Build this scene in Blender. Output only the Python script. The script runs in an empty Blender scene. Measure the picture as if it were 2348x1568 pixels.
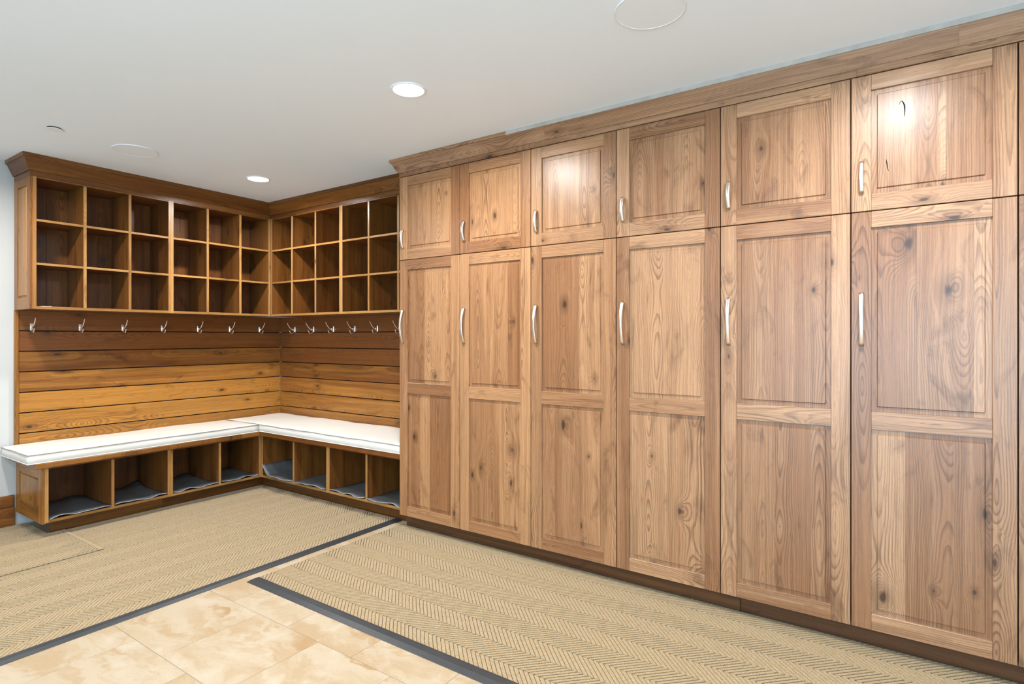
import bpy, bmesh, math, random
from mathutils import Vector
random.seed(7)
scene = bpy.context.scene
COL = scene.collection

# ------------------------------------------------------------------ camera
cam_d = bpy.data.cameras.new('camera')
cam = bpy.data.objects.new('camera', cam_d); COL.objects.link(cam)
F_PX = 1319.64
cam_d.sensor_fit = 'HORIZONTAL'; cam_d.sensor_width = 36.0
cam_d.lens = 36.0 * F_PX / 2348.0
cam_d.shift_y = -11.8 / 2348.0
cam_d.clip_start = 0.05
cam.location = (4.954, -3.282, 1.275)
cam.rotation_euler = (math.radians(90), 0, math.radians(34.5405))
scene.camera = cam

# ------------------------------------------------------------------ world, exposure
CEIL = 2.449
world = bpy.data.worlds.new('sky'); scene.world = world
world.use_nodes = True
wn = world.node_tree.nodes; wl = world.node_tree.links
bg = wn['Background']
bg.inputs['Color'].default_value = (0.51, 0.77, 1.0, 1)
bg.inputs['Strength'].default_value = 10.6
vs = scene.view_settings
vs.view_transform = 'Standard'; vs.look = 'None'; vs.gamma = 1.0
vs.use_curve_mapping = False
vs.exposure = 0.14
LAMP_W = 28.0
LAMP_COL = (1.0, 1.0, 1.0)
EAST, SOUTH = 7.6, -6.2
WIN_S = (3.4, 7.3, 0.08, 2.25)       # unseen south opening, placed to fit the daylight: x0 x1 z0 z1
def portal(name, loc, rot, sx, sy):
    l = bpy.data.lights.new(name, 'AREA'); l.shape = 'RECTANGLE'; l.size = sx; l.size_y = sy
    l.cycles.is_portal = True
    o = bpy.data.objects.new(name, l); COL.objects.link(o); o.location = loc; o.rotation_euler = rot
portal('window_portal', ((WIN_S[0]+WIN_S[1])/2, SOUTH-0.05, (WIN_S[2]+WIN_S[3])/2), (math.radians(90), 0, 0), WIN_S[1]-WIN_S[0], WIN_S[3]-WIN_S[2])

# ------------------------------------------------------------------ node helpers
class NT:
    def __init__(s, name):
        s.m = bpy.data.materials.new(name); s.m.use_nodes = True
        s.t = s.m.node_tree; s.n = s.t.nodes; s.l = s.t.links
        s.p = s.n['Principled BSDF']
    def _in(s, sock, v):
        if isinstance(v, bpy.types.NodeSocket): s.l.new(v, sock)
        elif isinstance(v, (tuple, list)) and len(v) == 3 and sock.type == 'RGBA': sock.default_value = (*v, 1)
        else: sock.default_value = v
    def math(s, op, a, b=None, c=None, clamp=False):
        k = s.n.new('ShaderNodeMath'); k.operation = op; k.use_clamp = clamp
        for i, v in enumerate((a, b, c)):
            if v is not None: s._in(k.inputs[i], v)
        return k.outputs[0]
    def add(s, a, b): return s.math('ADD', a, b)
    def mul(s, a, b): return s.math('MULTIPLY', a, b)
    def sub(s, a, b): return s.math('SUBTRACT', a, b)
    def comb(s, x, y, z=0.0):
        k = s.n.new('ShaderNodeCombineXYZ')
        for i, v in enumerate((x, y, z)): s._in(k.inputs[i], v)
        return k.outputs[0]
    def sep(s, v):
        k = s.n.new('ShaderNodeSeparateXYZ'); s.l.new(v, k.inputs[0]); return k.outputs
    def noise(s, vec, scale=1.0, detail=2.0, rough=0.5, dist=0.0):
        k = s.n.new('ShaderNodeTexNoise'); s.l.new(vec, k.inputs['Vector'])
        k.inputs['Scale'].default_value = scale; k.inputs['Detail'].default_value = detail
        k.inputs['Roughness'].default_value = rough; k.inputs['Distortion'].default_value = dist
        return k.outputs['Fac']
    def smooth(s, v, a, b, lo=0.0, hi=1.0):
        k = s.n.new('ShaderNodeMapRange'); k.interpolation_type = 'SMOOTHSTEP'
        s._in(k.inputs['Value'], v)
        k.inputs['From Min'].default_value = a; k.inputs['From Max'].default_value = b
        k.inputs['To Min'].default_value = lo; k.inputs['To Max'].default_value = hi
        return k.outputs[0]
    def mix(s, f, a, b, mode='MIX'):
        k = s.n.new('ShaderNodeMix'); k.data_type = 'RGBA'; k.blend_type = mode
        s._in(k.inputs[0], f); s._in(k.inputs[6], a); s._in(k.inputs[7], b)
        return k.outputs[2]
    def attr(s, name):
        k = s.n.new('ShaderNodeAttribute'); k.attribute_name = name; return k.outputs['Vector']
    def rnd(s): return s.n.new('ShaderNodeObjectInfo').outputs['Random']
    def obj(s): return s.n.new('ShaderNodeTexCoord').outputs['Object']
    def bump(s, h, strength, dist=0.001):
        k = s.n.new('ShaderNodeBump'); s.l.new(h, k.inputs['Height'])
        k.inputs['Strength'].default_value = strength; k.inputs['Distance'].default_value = dist
        s.l.new(k.outputs[0], s.p.inputs['Normal'])
    def out(s, color=None, rough=None, spec=None, metal=None):
        if color is not None: s._in(s.p.inputs['Base Color'], color)
        if rough is not None: s._in(s.p.inputs['Roughness'], rough)
        if spec is not None: s.p.inputs['Specular IOR Level'].default_value = spec
        if metal is not None: s.p.inputs['Metallic'].default_value = metal
        return s.m

def wood(name, light, mid, dark, amber, ring=0.4, freq=135.0, tonevar=0.6, rough=0.27, spec=0.42, dim=0.87, sat_knot=(0.05, 0.024, 0.012)):
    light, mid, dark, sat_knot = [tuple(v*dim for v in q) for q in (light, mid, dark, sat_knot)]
    t = NT(name)
    g, a, b = t.sep(t.attr('wc'))
    st = t.sep(t.attr('st')); kn = t.sep(t.attr('kn'))
    R = t.rnd()
    seed = t.add(t.mul(R, 61.7), st[1])
    tone = t.add(st[0], t.mul(t.sub(R, 0.5), tonevar))
    n1 = t.sub(t.noise(t.comb(t.add(t.mul(g, 1.1), seed), t.add(t.mul(a, 4.5), seed), t.mul(b, 4.5)), 1.0, 3.0, 0.5), 0.5)
    n2 = t.noise(t.comb(t.add(t.mul(g, 1.1), t.mul(seed, 2.3)), seed, 0.0), 1.0, 1.0)
    n3 = t.sub(t.noise(t.comb(t.add(t.mul(g, 9.0), seed), t.add(t.mul(a, 34.0), seed), 0.0), 1.0, 2.0), 0.5)
    depth = t.add(t.add(0.010, t.mul(t.math('ABSOLUTE', t.sub(n2, 0.5)), 0.26)), b)
    a0 = t.sub(a, t.mul(t.math('SINE', t.mul(seed, 12.9)), 0.06))
    r = t.math('SQRT', t.add(t.mul(a0, a0), t.mul(depth, depth)))
    r = t.add(r, t.add(t.mul(n1, 0.045), t.mul(n3, 0.0045)))
    # one placed knot for each stave, and a few scattered small ones
    dg = t.mul(t.sub(g, kn[0]), 0.62); da = t.sub(a, kn[1])
    dk = t.math('DIVIDE', t.math('SQRT', t.add(t.mul(dg, dg), t.mul(da, da))), t.math('MAXIMUM', kn[2], 0.0005))
    K = t.math('EXPONENT', t.mul(t.mul(dk, dk), -0.30))
    r = t.sub(r, t.mul(t.mul(K, kn[2]), 2.3))
    vo = t.n.new('ShaderNodeTexVoronoi'); vo.voronoi_dimensions = '2D'
    t.l.new(t.comb(t.add(t.mul(g, 2.6), seed), t.add(t.mul(a, 6.5), t.mul(seed, 1.3))), vo.inputs['Vector'])
    vo.inputs['Scale'].default_value = 1.0
    dv = t.add(vo.outputs['Distance'], t.mul(n3, 0.10))
    sel = t.smooth(t.sep(vo.outputs['Color'])[0], 0.80, 0.82)
    r = t.sub(r, t.mul(t.mul(t.math('EXPONENT', t.mul(t.mul(dv, dv), -26.0)), sel), 0.034))
    core = t.math('MAXIMUM', t.mul(t.smooth(dv, 0.060, 0.020), sel), t.smooth(t.add(dk, t.mul(n3, 1.2)), 0.62, 0.15))
    halo = t.math('MAXIMUM', t.mul(t.smooth(dv, 0.20, 0.04), sel), t.smooth(dk, 2.0, 0.5))
    band = t.noise(t.comb(t.add(t.mul(r, 30.0), t.mul(seed, 3.1)), t.add(t.mul(g, 0.25), seed), 0.0), 1.0, 2.0, 0.6)
    fr = t.math('FRACT', t.mul(r, freq))
    late = t.mul(t.smooth(fr, 0.42, 0.92), t.smooth(fr, 1.0, 0.94))
    lamp = t.smooth(t.noise(t.comb(t.add(t.mul(r, 16.0), seed), t.mul(g, 0.8), 0.0), 1.0, 1.0), 0.30, 0.68)
    streak = t.noise(t.comb(t.add(t.mul(g, 0.5), seed), t.add(t.mul(a, 16.0), t.mul(n1, 3.0)), t.mul(b, 16.0)), 1.0, 2.0)
    cloud = t.noise(t.comb(t.add(t.mul(g, 3.4), t.mul(seed, 1.9)), t.add(t.mul(a, 8.0), seed), 0.0), 1.0, 4.0, 0.6, 1.2)
    fibre = t.noise(t.comb(t.add(t.mul(g, 16.0), seed), t.mul(a, 460.0), t.mul(b, 460.0)), 1.0, 2.0)
    fleck = t.smooth(t.noise(t.comb(t.add(t.mul(g, 38.0), seed), t.mul(a, 520.0), 0.0), 1.0, 1.0), 0.66, 0.76)
    f = t.add(t.mul(t.sub(band, 0.5), 1.8), t.mul(t.sub(streak, 0.5), 1.1))
    c = t.mix(t.math('ADD', t.add(f, 0.45), tone, clamp=True), light, mid)
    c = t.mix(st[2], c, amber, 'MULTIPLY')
    c = t.mix(t.mul(t.smooth(cloud, 0.54, 0.76), 0.55), c, dark)
    c = t.mix(t.mul(late, t.mul(lamp, ring)), c, dark)
    c = t.mix(t.mul(halo, 0.40), c, dark)
    c = t.mix(t.mul(core, 0.88), c, sat_knot)
    c = t.mix(t.mul(fleck, 0.45), c, dark)
    fine = t.noise(t.comb(t.add(t.mul(g, 1.3), seed), t.add(t.mul(a, 150.0), t.mul(n1, 9.0)), t.mul(b, 150.0)), 1.0, 3.0, 0.6)
    f2 = t.mul(t.smooth(fibre, 0.3, 0.7, 0.90, 1.06), t.smooth(fine, 0.32, 0.66, 0.80, 1.10))
    c = t.mix(1.0, c, t.comb(f2, f2, f2), 'MULTIPLY')
    t.bump(t.add(t.mul(late, -0.4), fibre), 0.08, 0.0006)
    return t.out(c, t.add(rough, t.mul(fibre, 0.12)), spec)

M = {}
AMB = (1.0, 0.84, 0.58)
M['cab'] = wood('light_walnut', (0.500, 0.276, 0.146), (0.315, 0.148, 0.070), (0.098, 0.040, 0.018), AMB, 0.60, 135.0)
M['warm'] = wood('warm_walnut', (0.50, 0.215, 0.040), (0.215, 0.070, 0.014), (0.062, 0.018, 0.006), AMB, 0.50, 135.0, tonevar=0.5)
M['cub'] = wood('dark_cubby_walnut', (0.33, 0.122, 0.024), (0.160, 0.050, 0.010), (0.040, 0.012, 0.004), AMB, 0.5, tonevar=0.5, dim=0.70)  # deep cubby wood, with recess shade put into its colour too
M['edge'] = wood('edge_walnut', (0.52, 0.27, 0.085), (0.36, 0.165, 0.045), (0.14, 0.055, 0.014), AMB, 0.3, tonevar=0.4)  # pale edge wood, with light on the front edges put into its colour
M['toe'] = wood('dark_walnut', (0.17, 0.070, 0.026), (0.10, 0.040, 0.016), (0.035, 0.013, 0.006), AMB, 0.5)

def simple(name, col, rough, spec=0.5, metal=0.0, nscale=0, namp=0.0, bump=0.0, bscale=0):
    t = NT(name)
    c = col
    if nscale:
        n = t.noise(t.obj(), nscale, 3.0)
        c = t.mix(n, tuple(v*(1-namp) for v in col), tuple(min(1, v*(1+namp)) for v in col))
    if bump: t.bump(t.noise(t.obj(), bscale, 4.0), bump, 0.004)
    return t.out(c, rough, spec, metal)
M['ceiling'] = simple('ceiling_plaster', (0.83, 0.90, 0.97), 0.75, 0.2, bump=0.10, bscale=9)
M['wall'] = simple('white_plaster', (0.55, 0.54, 0.51), 0.7, 0.2, bump=0.10, bscale=12)
M['white'] = simple('white_trim', (0.84, 0.87, 0.91), 0.45, 0.4, nscale=20, namp=0.01)
M['grille'] = simple('painted_grille', (0.82, 0.87, 0.93), 0.7, 0.2, nscale=300, namp=0.03)
M['nickel'] = simple('brushed_nickel', (0.86, 0.76, 0.67), 0.28, 0.5, 1.0, nscale=80, namp=0.04)
M['hook'] = simple('satin_nickel', (0.90, 0.82, 0.74), 0.34, 0.5, 1.0, nscale=80, namp=0.03)
M['rubber'] = simple('grey_rubber', (0.030, 0.032, 0.034), 0.42, 0.45, nscale=14, namp=0.35, bump=0.15, bscale=60)
M['black'] = simple('black_void', (0.012, 0.010, 0.009), 0.8, 0.2, nscale=10, namp=0.2)
M['liner'] = simple('grey_liner', (0.082, 0.085, 0.087), 0.5, 0.4, nscale=9, namp=0.35, bump=0.3, bscale=40)
M['liner_edge'] = simple('pale_liner_edge', (0.30, 0.33, 0.37), 0.6, 0.3, nscale=9, namp=0.2)
M['cushion'] = simple('cream_vinyl', (0.715, 0.680, 0.615), 0.45, 0.35, nscale=4, namp=0.03, bump=0.06, bscale=14)
M['seam'] = simple('tan_seam', (0.36, 0.30, 0.23), 0.6, 0.3, nscale=30, namp=0.05)
M['piping'] = simple('cream_piping', (0.78, 0.72, 0.64), 0.5, 0.3, nscale=30, namp=0.05)
M['scribe'] = simple('grey_paint', (0.42, 0.375, 0.325), 0.6, 0.3, nscale=14, namp=0.25)
M['grout'] = simple('tan_grout', (0.50, 0.37, 0.23), 0.85, 0.2, nscale=60, namp=0.15)
M['card'] = simple('white_card', (0.85, 0.84, 0.80), 0.6, 0.3, nscale=10, namp=0.02)

def travertine():
    t = NT('travertine')
    x, y, z = t.sep(t.obj()); R = t.mul(t.rnd(), 83.0)
    P = t.comb(t.add(x, R), t.add(y, t.mul(R, 1.7)), 0.0)
    w = t.noise(P, 5.0, 3.0, 0.55, 0.8)
    v = t.comb(t.add(t.mul(x, 1.6), R), t.add(t.mul(y, 6.5), t.add(t.mul(w, 1.6), R)), 0.0)
    vein = t.noise(v, 1.1, 4.0, 0.6, 0.5)
    c = t.mix(t.smooth(vein, 0.40, 0.62), (0.45, 0.360, 0.247), (0.395, 0.280, 0.160))
    gold = t.noise(t.comb(t.add(t.mul(x, 0.9), t.mul(R, 2.1)), t.add(t.mul(y, 5.5), t.add(R, t.mul(w, 1.2))), 0.0), 1.2, 4.0, 0.62, 0.6)
    c = t.mix(t.mul(t.smooth(gold, 0.53, 0.68), 0.85), c, (0.335, 0.19, 0.072))
    white = t.noise(P, 7.0, 4.0, 0.6, 0.6)
    c = t.mix(t.mul(t.smooth(white, 0.50, 0.72), 0.7), c, (0.50, 0.422, 0.32))
    vo = t.n.new('ShaderNodeTexVoronoi'); t.l.new(P, vo.inputs['Vector']); vo.inputs['Scale'].default_value = 150.0
    pit = t.mul(t.smooth(vo.outputs['Distance'], 0.34, 0.16), t.smooth(t.noise(P, 22.0, 3.0), 0.44, 0.60))
    c = t.mix(t.mul(pit, 0.75), c, (0.36, 0.24, 0.13))
    t.bump(t.mul(pit, -1.0), 0.3, 0.001)
    return t.out(c, t.add(0.34, t.mul(w, 0.2)), 0.4)
M['tile'] = travertine()

def carpet(name, k):
    t = NT(name)
    P = t.obj()
    n = t.noise(P, 260.0, 2.0, 0.7); n2 = t.noise(P, 1.6, 3.0); n3 = t.noise(P, 110.0, 2.0)
    c = t.mix(t.smooth(n, 0.3, 0.7), tuple(v*k for v in (0.250, 0.170, 0.080)), tuple(v*k for v in (0.455, 0.340, 0.200)))
    c = t.mix(t.mul(t.smooth(n2, 0.35, 0.7), 0.25), c, tuple(v*k for v in (0.38, 0.27, 0.135)))
    t.bump(t.add(n, n3), 0.6, 0.0018)
    t.p.inputs['Sheen Weight'].default_value = 0.15
    return t.out(c, 1.0, 0.1)
M['rib'] = carpet('ribbed_beige_pile', 1.0)
M['ribbase'] = carpet('mat_backing', 0.26)

# ------------------------------------------------------------------ mesh helpers
def link(name, me, mat=None, parent=None, loc=(0, 0, 0)):
    o = bpy.data.objects.new(name, me); COL.objects.link(o)
    if me is not None and mat is not None and len(me.materials) == 0: me.materials.append(M[mat])
    o.location = loc
    if parent is not None:
        o.parent = parent
        o.location = Vector(loc) - world_loc(parent)
    return o
def world_loc(o):
    v = Vector(o.location)
    while o.parent is not None:
        o = o.parent; v += Vector(o.location)
    return v
def tag(o, label=None, cat=None, group=None, kind=None):
    if label: o['label'] = label
    if cat: o['category'] = cat
    if group: o['group'] = group
    if kind: o['kind'] = kind
    return o
def thing(name, loc, label, cat, group=None):
    return tag(link(name, None, None, None, loc), label, cat, group)
def setattr3(me, name, vals):
    at = me.attributes.new(name, 'FLOAT_VECTOR', 'POINT')
    at.data.foreach_set('vector', [c for v in vals for c in v])
def mk(name, verts, faces, smooth=False):
    me = bpy.data.meshes.new(name); me.from_pydata(verts, [], faces); me.update()
    if smooth: me.polygons.foreach_set('use_smooth', [True]*len(me.polygons))
    return me
def box_data(sx, sy, sz, c):
    h = (sx/2, sy/2, sz/2); V = []; idx = {}
    for X in (-1, 1):
        for Y in (-1, 1):
            for Z in (-1, 1):
                for ax in range(3):
                    p = [X*h[0], Y*h[1], Z*h[2]]
                    for k in range(3):
                        if k != ax: p[k] -= math.copysign(c, p[k])
                    idx[(X, Y, Z, ax)] = len(V); V.append(tuple(p))
    Fs = []
    for ax in range(3):
        o1, o2 = [k for k in range(3) if k != ax]
        for s in (-1, 1):
            q = []
            for a, b in ((-1, -1), (1, -1), (1, 1), (-1, 1)):
                t = [0, 0, 0]; t[ax] = s; t[o1] = a; t[o2] = b; q.append(idx[(*t, ax)])
            flip = (s > 0) != (ax != 1)
            Fs.append(q[::-1] if flip else q)
        for a in (-1, 1):
            for b in (-1, 1):
                q = []
                for s, m_ in ((-1, o1), (1, o1), (1, o2), (-1, o2)):
                    t = [0, 0, 0]; t[ax] = s; t[o1] = a; t[o2] = b; q.append(idx[(*t, m_)])
                flip = (a*b > 0) == (ax != 1)
                Fs.append(q[::-1] if flip else q)
    for X in (-1, 1):
        for Y in (-1, 1):
            for Z in (-1, 1):
                q = [idx[(X, Y, Z, k)] for k in range(3)]
                Fs.append(q if X*Y*Z > 0 else q[::-1])
    return V, Fs
CACHE = {}
def board_mesh(sx, sy, sz, axis, mat, c=0.0012, st=None):
    key = (round(sx, 4), round(sy, 4), round(sz, 4), axis, mat, c, st)
    if key in CACHE: return CACHE[key]
    c = min(c, sx*0.3, sy*0.3, sz*0.3)
    V, Fs = box_data(sx, sy, sz, c)
    me = mk('board', V, Fs)
    ax = 'xyz'.index(axis); o = [k for k in range(3) if k != ax]
    dims = (sx, sy, sz)
    if dims[o[0]] < dims[o[1]]: o = o[::-1]
    setattr3(me, 'wc', [(v[ax], v[o[0]], v[o[1]]) for v in V])
    if st: setattr3(me, 'st', [(st[0], st[1], st[2])]*len(V))
    me.materials.append(M[mat]); CACHE[key] = me
    return me
def board(name, x0, x1, y0, y1, z0, z1, axis, mat, parent=None, c=0.0012, st=None):
    me = board_mesh(x1-x0, y1-y0, z1-z0, axis, mat, c, st)
    return link(name, me, None, parent, ((x0+x1)/2, (y0+y1)/2, (z0+z1)/2))
def box(name, x0, x1, y0, y1, z0, z1, mat, parent=None, c=0.001):
    key = ('b', round(x1-x0, 4), round(y1-y0, 4), round(z1-z0, 4), mat, c)
    if key not in CACHE:
        V, Fs = box_data(x1-x0, y1-y0, z1-z0, c); me = mk('block', V, Fs); me.materials.append(M[mat]); CACHE[key] = me
    return link(name, CACHE[key], None, parent, ((x0+x1)/2, (y0+y1)/2, (z0+z1)/2))

def stave_panel(name, u0, u1, z0, z1, staves, mat, parent, place, inset=0.019, r0=-0.011, r1=-0.005, thick=0.008, warm=0.0):
    """raised panel of glued staves; u runs along the door, h is height out of the face. place(u,h,z)->xyz"""
    V = []; Fs = []; WC = []; ST = []; KN = []
    e = 0.0035
    uu = sorted(set([u0, u0+inset, u0+inset+e, u1-inset-e, u1-inset, u1] + [u0+(u1-u0)*s[0] for s in staves[1:]]))
    zz = [z0, z0+inset, z0+inset+e, z1-inset-e, z1-inset, z1]
    def hh(u, z):
        fu = min(max((min(u-u0, u1-u)-inset)/e, 0), 1); fz = min(max((min(z-z0, z1-z)-inset)/e, 0), 1)
        return r0+(r1-r0)*min(fu, fz)
    bounds = [u0+(u1-u0)*s[0] for s in staves]+[u1]
    zc = (z0+z1)/2
    for k, s in enumerate(staves):
        ua, ub = bounds[k], bounds[k+1]; um = (ua+ub)/2
        cols = [u for u in uu if ua-1e-6 <= u <= ub+1e-6]
        base = len(V)
        kn = s[3] if len(s) > 3 else (0, 0, 0)
        rows = zz
        for u in cols:
            for z in rows:
                V.append(place(u, hh(u, z), z)); WC.append((z-zc, u-um, 0.0)); ST.append((s[1]*1.35, s[2], warm))
                KN.append((kn[0]*(z1-z0)/2, kn[1]*(ub-ua)/2, kn[2]))
        nz = len(rows)
        for i in range(len(cols)-1):
            for j in range(nz-1):
                Fs.append((base+i*nz+j, base+(i+1)*nz+j, base+(i+1)*nz+j+1, base+i*nz+j+1))
    b0 = len(V)
    for h in (r0, r0-thick):
        for u, z in ((u0, z0), (u1, z0), (u1, z1), (u0, z1)):
            V.append(place(u, h, z)); WC.append((z-zc, u-u0, h)); ST.append((0, 3, 0)); KN.append((0, 0, 0))
    for i in range(4):
        j = (i+1) % 4; Fs.append((b0+i, b0+4+i, b0+4+j, b0+j))
    Fs.append((b0+7, b0+6, b0+5, b0+4))
    o = place((u0+u1)/2, 0, zc)
    V = [tuple(Vector(v)-Vector(o)) for v in V]
    me = mk(name, V, Fs)
    setattr3(me, 'wc', WC); setattr3(me, 'st', ST); setattr3(me, 'kn', KN)
    me.materials.append(M[mat])
    return link(name, me, None, parent, o)
def rand_staves(n=None, knot=0.6):
    n = n or random.choice((2, 3, 3, 3, 4))
    cuts = [0]+sorted(min(max((i+random.uniform(-0.25, 0.25))/n, 0.12), 0.88) for i in range(1, n))
    out = []
    for c in cuts:
        k = (random.uniform(-.8, .8), random.uniform(-.6, .6), random.uniform(0.010, 0.022)) if random.random() < knot else (0, 0, 0)
        out.append((c, random.choice((-0.45, -0.2, 0.0, 0.1, 0.3, 0.5))*0.9, random.uniform(0, 40), k))
    return out
def tube_data(path, rad, seg=8, cap=True):
    V = []; Fs = []; n = len(path)
    up0 = None
    for i, p in enumerate(path):
        p = Vector(p)
        d = (Vector(path[min(i+1, n-1)])-Vector(path[max(i-1, 0)])).normalized()
        if up0 is None:
            up0 = Vector((0, 0, 1)) if abs(d.z) < 0.9 else Vector((1, 0, 0))
        s = d.cross(up0).normalized(); u = s.cross(d).normalized(); up0 = u
        r = rad[i] if isinstance(rad, (list, tuple)) else rad
        for k in range(seg):
            t = 2*math.pi*k/seg
            V.append(tuple(p+(s*math.cos(t)+u*math.sin(t))*r))
    for i in range(n-1):
        for k in range(seg):
            j = (k+1) % seg
            Fs.append((i*seg+k, i*seg+j, (i+1)*seg+j, (i+1)*seg+k))
    if cap:
        Fs.append(tuple(range(seg))[::-1]); Fs.append(tuple((n-1)*seg+k for k in range(seg)))
    return V, Fs
def join(parts):
    V = []; Fs = []
    for v, f in parts:
        b = len(V); V += [tuple(p) for p in v]; Fs += [tuple(i+b for i in q) for q in f]
    return V, Fs
def lathe_data(prof, seg=48):
    V = []; Fs = []; n = len(prof)
    for k in range(seg):
        t = 2*math.pi*k/seg
        for r, z in prof: V.append((r*math.cos(t), r*math.sin(t), z))
    for k in range(seg):
        j = (k+1) % seg
        for i in range(n-1): Fs.append((k*n+i, j*n+i, j*n+i+1, k*n+i+1))
    return V, Fs
def sweep_piece(name, prof, p0, p1, m0, m1, mat, parent):
    """extrude a profile [(out, z)] from p0 to p1; m0/m1 = mitre slope at each end (shift along per unit of out)"""
    d = (Vector(p1)-Vector(p0)); L = d.length; d.normalize(); nrm = Vector((d.y, -d.x))
    V = []; WC = []
    n = len(prof)
    for s, base, m in ((0, p0, m0), (1, p1, m1)):
        for (o, z) in prof:
            q = Vector(base)+nrm*o+d*(m*o)
            V.append((q.x, q.y, z)); WC.append((s*L+m*o-L/2, z*1.2, o))
    Fs = [(k, (k+1) % n, n+(k+1) % n, n+k) for k in range(n)]
    Fs += [tuple(range(n))[::-1], tuple(range(n, 2*n))]
    o = ((p0[0]+p1[0])/2, (p0[1]+p1[1])/2, prof[0][1])
    zc = sum(z for _, z in prof)/n
    V = [tuple(Vector(v)-Vector(o)) for v in V]; WC = [(g, a-zc*1.2, b) for g, a, b in WC]
    me = mk(name, V, Fs)
    bm = bmesh.new(); bm.from_mesh(me); bmesh.ops.recalc_face_normals(bm, faces=bm.faces); bm.to_mesh(me); bm.free()
    setattr3(me, 'wc', WC); me.materials.append(M[mat])
    return link(name, me, None, parent, o)

# ------------------------------------------------------------------ key dimensions (metres)
X0, W, YF = 2.160, 0.520, -0.547          # cabinets: left side, width of one unit, face of the doors
ZT, ZS, ZB = 2.333, 1.783, 0.092          # door tops, split between doors, door bottoms
XL, YR = 0.304, -0.297                    # faces of the cubby units
CZ0, CZ1 = 1.456, 2.316
XB, YB = 0.490, -0.502                    # faces of the bench units
WX, WY = -0.018, 0.018                    # plaster behind the planks

# ------------------------------------------------------------------ room shell
def wall_box(name, x0, x1, y0, y1, z0, z1, mat): return tag(box(name, x0, x1, y0, y1, z0, z1, mat, c=0.0), kind='structure')
floor = wall_box('floor', -0.2, EAST+0.2, SOUTH-0.2, 0.2, -0.12, -0.004, 'grout')
wall_box('ceiling', -0.2, EAST+0.2, SOUTH-0.2, 0.2, CEIL, CEIL+0.12, 'ceiling')
wall_w = wall_box('wall_west', -0.2, WX, SOUTH-0.2, 0.2, -0.004, CEIL, 'wall')
wall_n = wall_box('wall_north', WX, EAST+0.2, WY, 0.2, -0.004, CEIL, 'wall')
def holed(name, axis, at0, at1, lo, hi, h0, h1, z0, z1):
    V = []; Fs = []
    def bx(a0, a1, c0, c1):
        if axis == 'x': x0, x1, y0, y1 = at0, at1, a0, a1
        else: x0, x1, y0, y1 = a0, a1, at0, at1
        v, f = box_data(x1-x0, y1-y0, c1-c0, 0.0)
        return [(p[0]+(x0+x1)/2, p[1]+(y0+y1)/2, p[2]+(c0+c1)/2) for p in v], f
    V, Fs = join([bx(lo, h0, -0.004, CEIL), bx(h1, hi, -0.004, CEIL), bx(h0, h1, -0.004, z0), bx(h0, h1, z1, CEIL)])
    return tag(link(name, mk(name, V, Fs), 'white'), kind='structure')
holed('wall_south', 'y', SOUTH-0.2, SOUTH, WX, EAST, *WIN_S)
wall_box('wall_east', EAST, EAST+0.2, SOUTH-0.2, WY, -0.004, CEIL, 'white')
def frame(name, axis, at, lo, hi, z0, z1, n):
    parts = []
    def bx(a0, a1, c0, c1):
        sx, sy = (0.06, a1-a0) if axis == 'x' else (a1-a0, 0.06)
        v, f = box_data(sx, sy, c1-c0, 0.002)
        ox, oy = (at, (a0+a1)/2) if axis == 'x' else ((a0+a1)/2, at)
        return [(p[0]+ox, p[1]+oy, p[2]+(c0+c1)/2) for p in v], f
    parts += [bx(lo, hi, z0, z0+0.06), bx(lo, hi, z1-0.06, z1)]
    for i in range(n+1):
        a = lo+0.03+(hi-lo-0.06)*i/n; parts.append(bx(a-0.03, a+0.03, z0+0.06, z1-0.06))
    return tag(link(name, mk(name, *join(parts)), 'white'), kind='structure')
frame('unseen_window', 'y', SOUTH-0.1, *WIN_S, 3)

# floor tiles: running bond, rows along x
TS = 0.4243; T_W = 0.427
tile_me = mk('tile', *box_data(T_W-0.0015, TS-0.0015, 0.010, 0.0004)); tile_me.materials.append(M['tile'])
row = 0; y = -1.76
rows = []
for k in range(-4, 7):
    ya = -1.76-TS*k
    off = 2.273 if k % 2 else 2.4965
    x = off-T_W*6
    while x < 6.0:
        if x+T_W > 0.0 and ya-TS/2 < -0.30:
            link('tile', tile_me, None, floor, (x+T_W/2, ya-TS/2, -0.005))
        x += T_W

# ------------------------------------------------------------------ shiplap planks
PZ = [1.4584]+[1.316-0.1396*k for k in range(6)]+[0.4785]
PTONE_SHADE = [.85, .65, .60, .15, -.40, -.15, .0]  # upper rows darker: the cubby shadow is put into the plank tone
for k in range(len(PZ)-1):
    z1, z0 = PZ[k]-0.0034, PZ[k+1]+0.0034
    board('plank', WX, 0.0, -1.966, WY-0.001, z0, z1, 'y', 'warm', wall_w, 0.002, (PTONE_SHADE[k], 3.3*k, 0.0))
    board('plank', 0.0002, X0-0.003, 0.0, WY, z0, z1, 'x', 'warm', wall_n, 0.002, ((.85, .70, .70, .45, .40, .15, .30)[k], 5.1*k+2, 0.0))  # tones likewise darker near the top, cubby shade included
board('edge_strip', WX, 0.004, -1.990, -1.968, 0.487, 1.455, 'z', 'warm', wall_w)
for (a0, a1, b0, b1, p) in ((WX, WX+0.002, -1.966, 0.0, wall_w), (0.0, X0, WY-0.002, WY, wall_n)):
    box('backing', a0, a1, b0, b1, 0.482, 1.452, 'black', p, 0.0)

# baseboard with a cap piece on the white wall
bb = tag(board('baseboard_west', WX, 0.004, -5.9, -1.990, 0.0, 0.132, 'y', 'warm', st=(0.6, 1.0, 0.0)), kind='structure')
board('cap', WX, -0.001, -5.9, -1.990, 0.134, 0.212, 'y', 'warm', bb, 0.004, (0.6, 5.0, 0.0))

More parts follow.
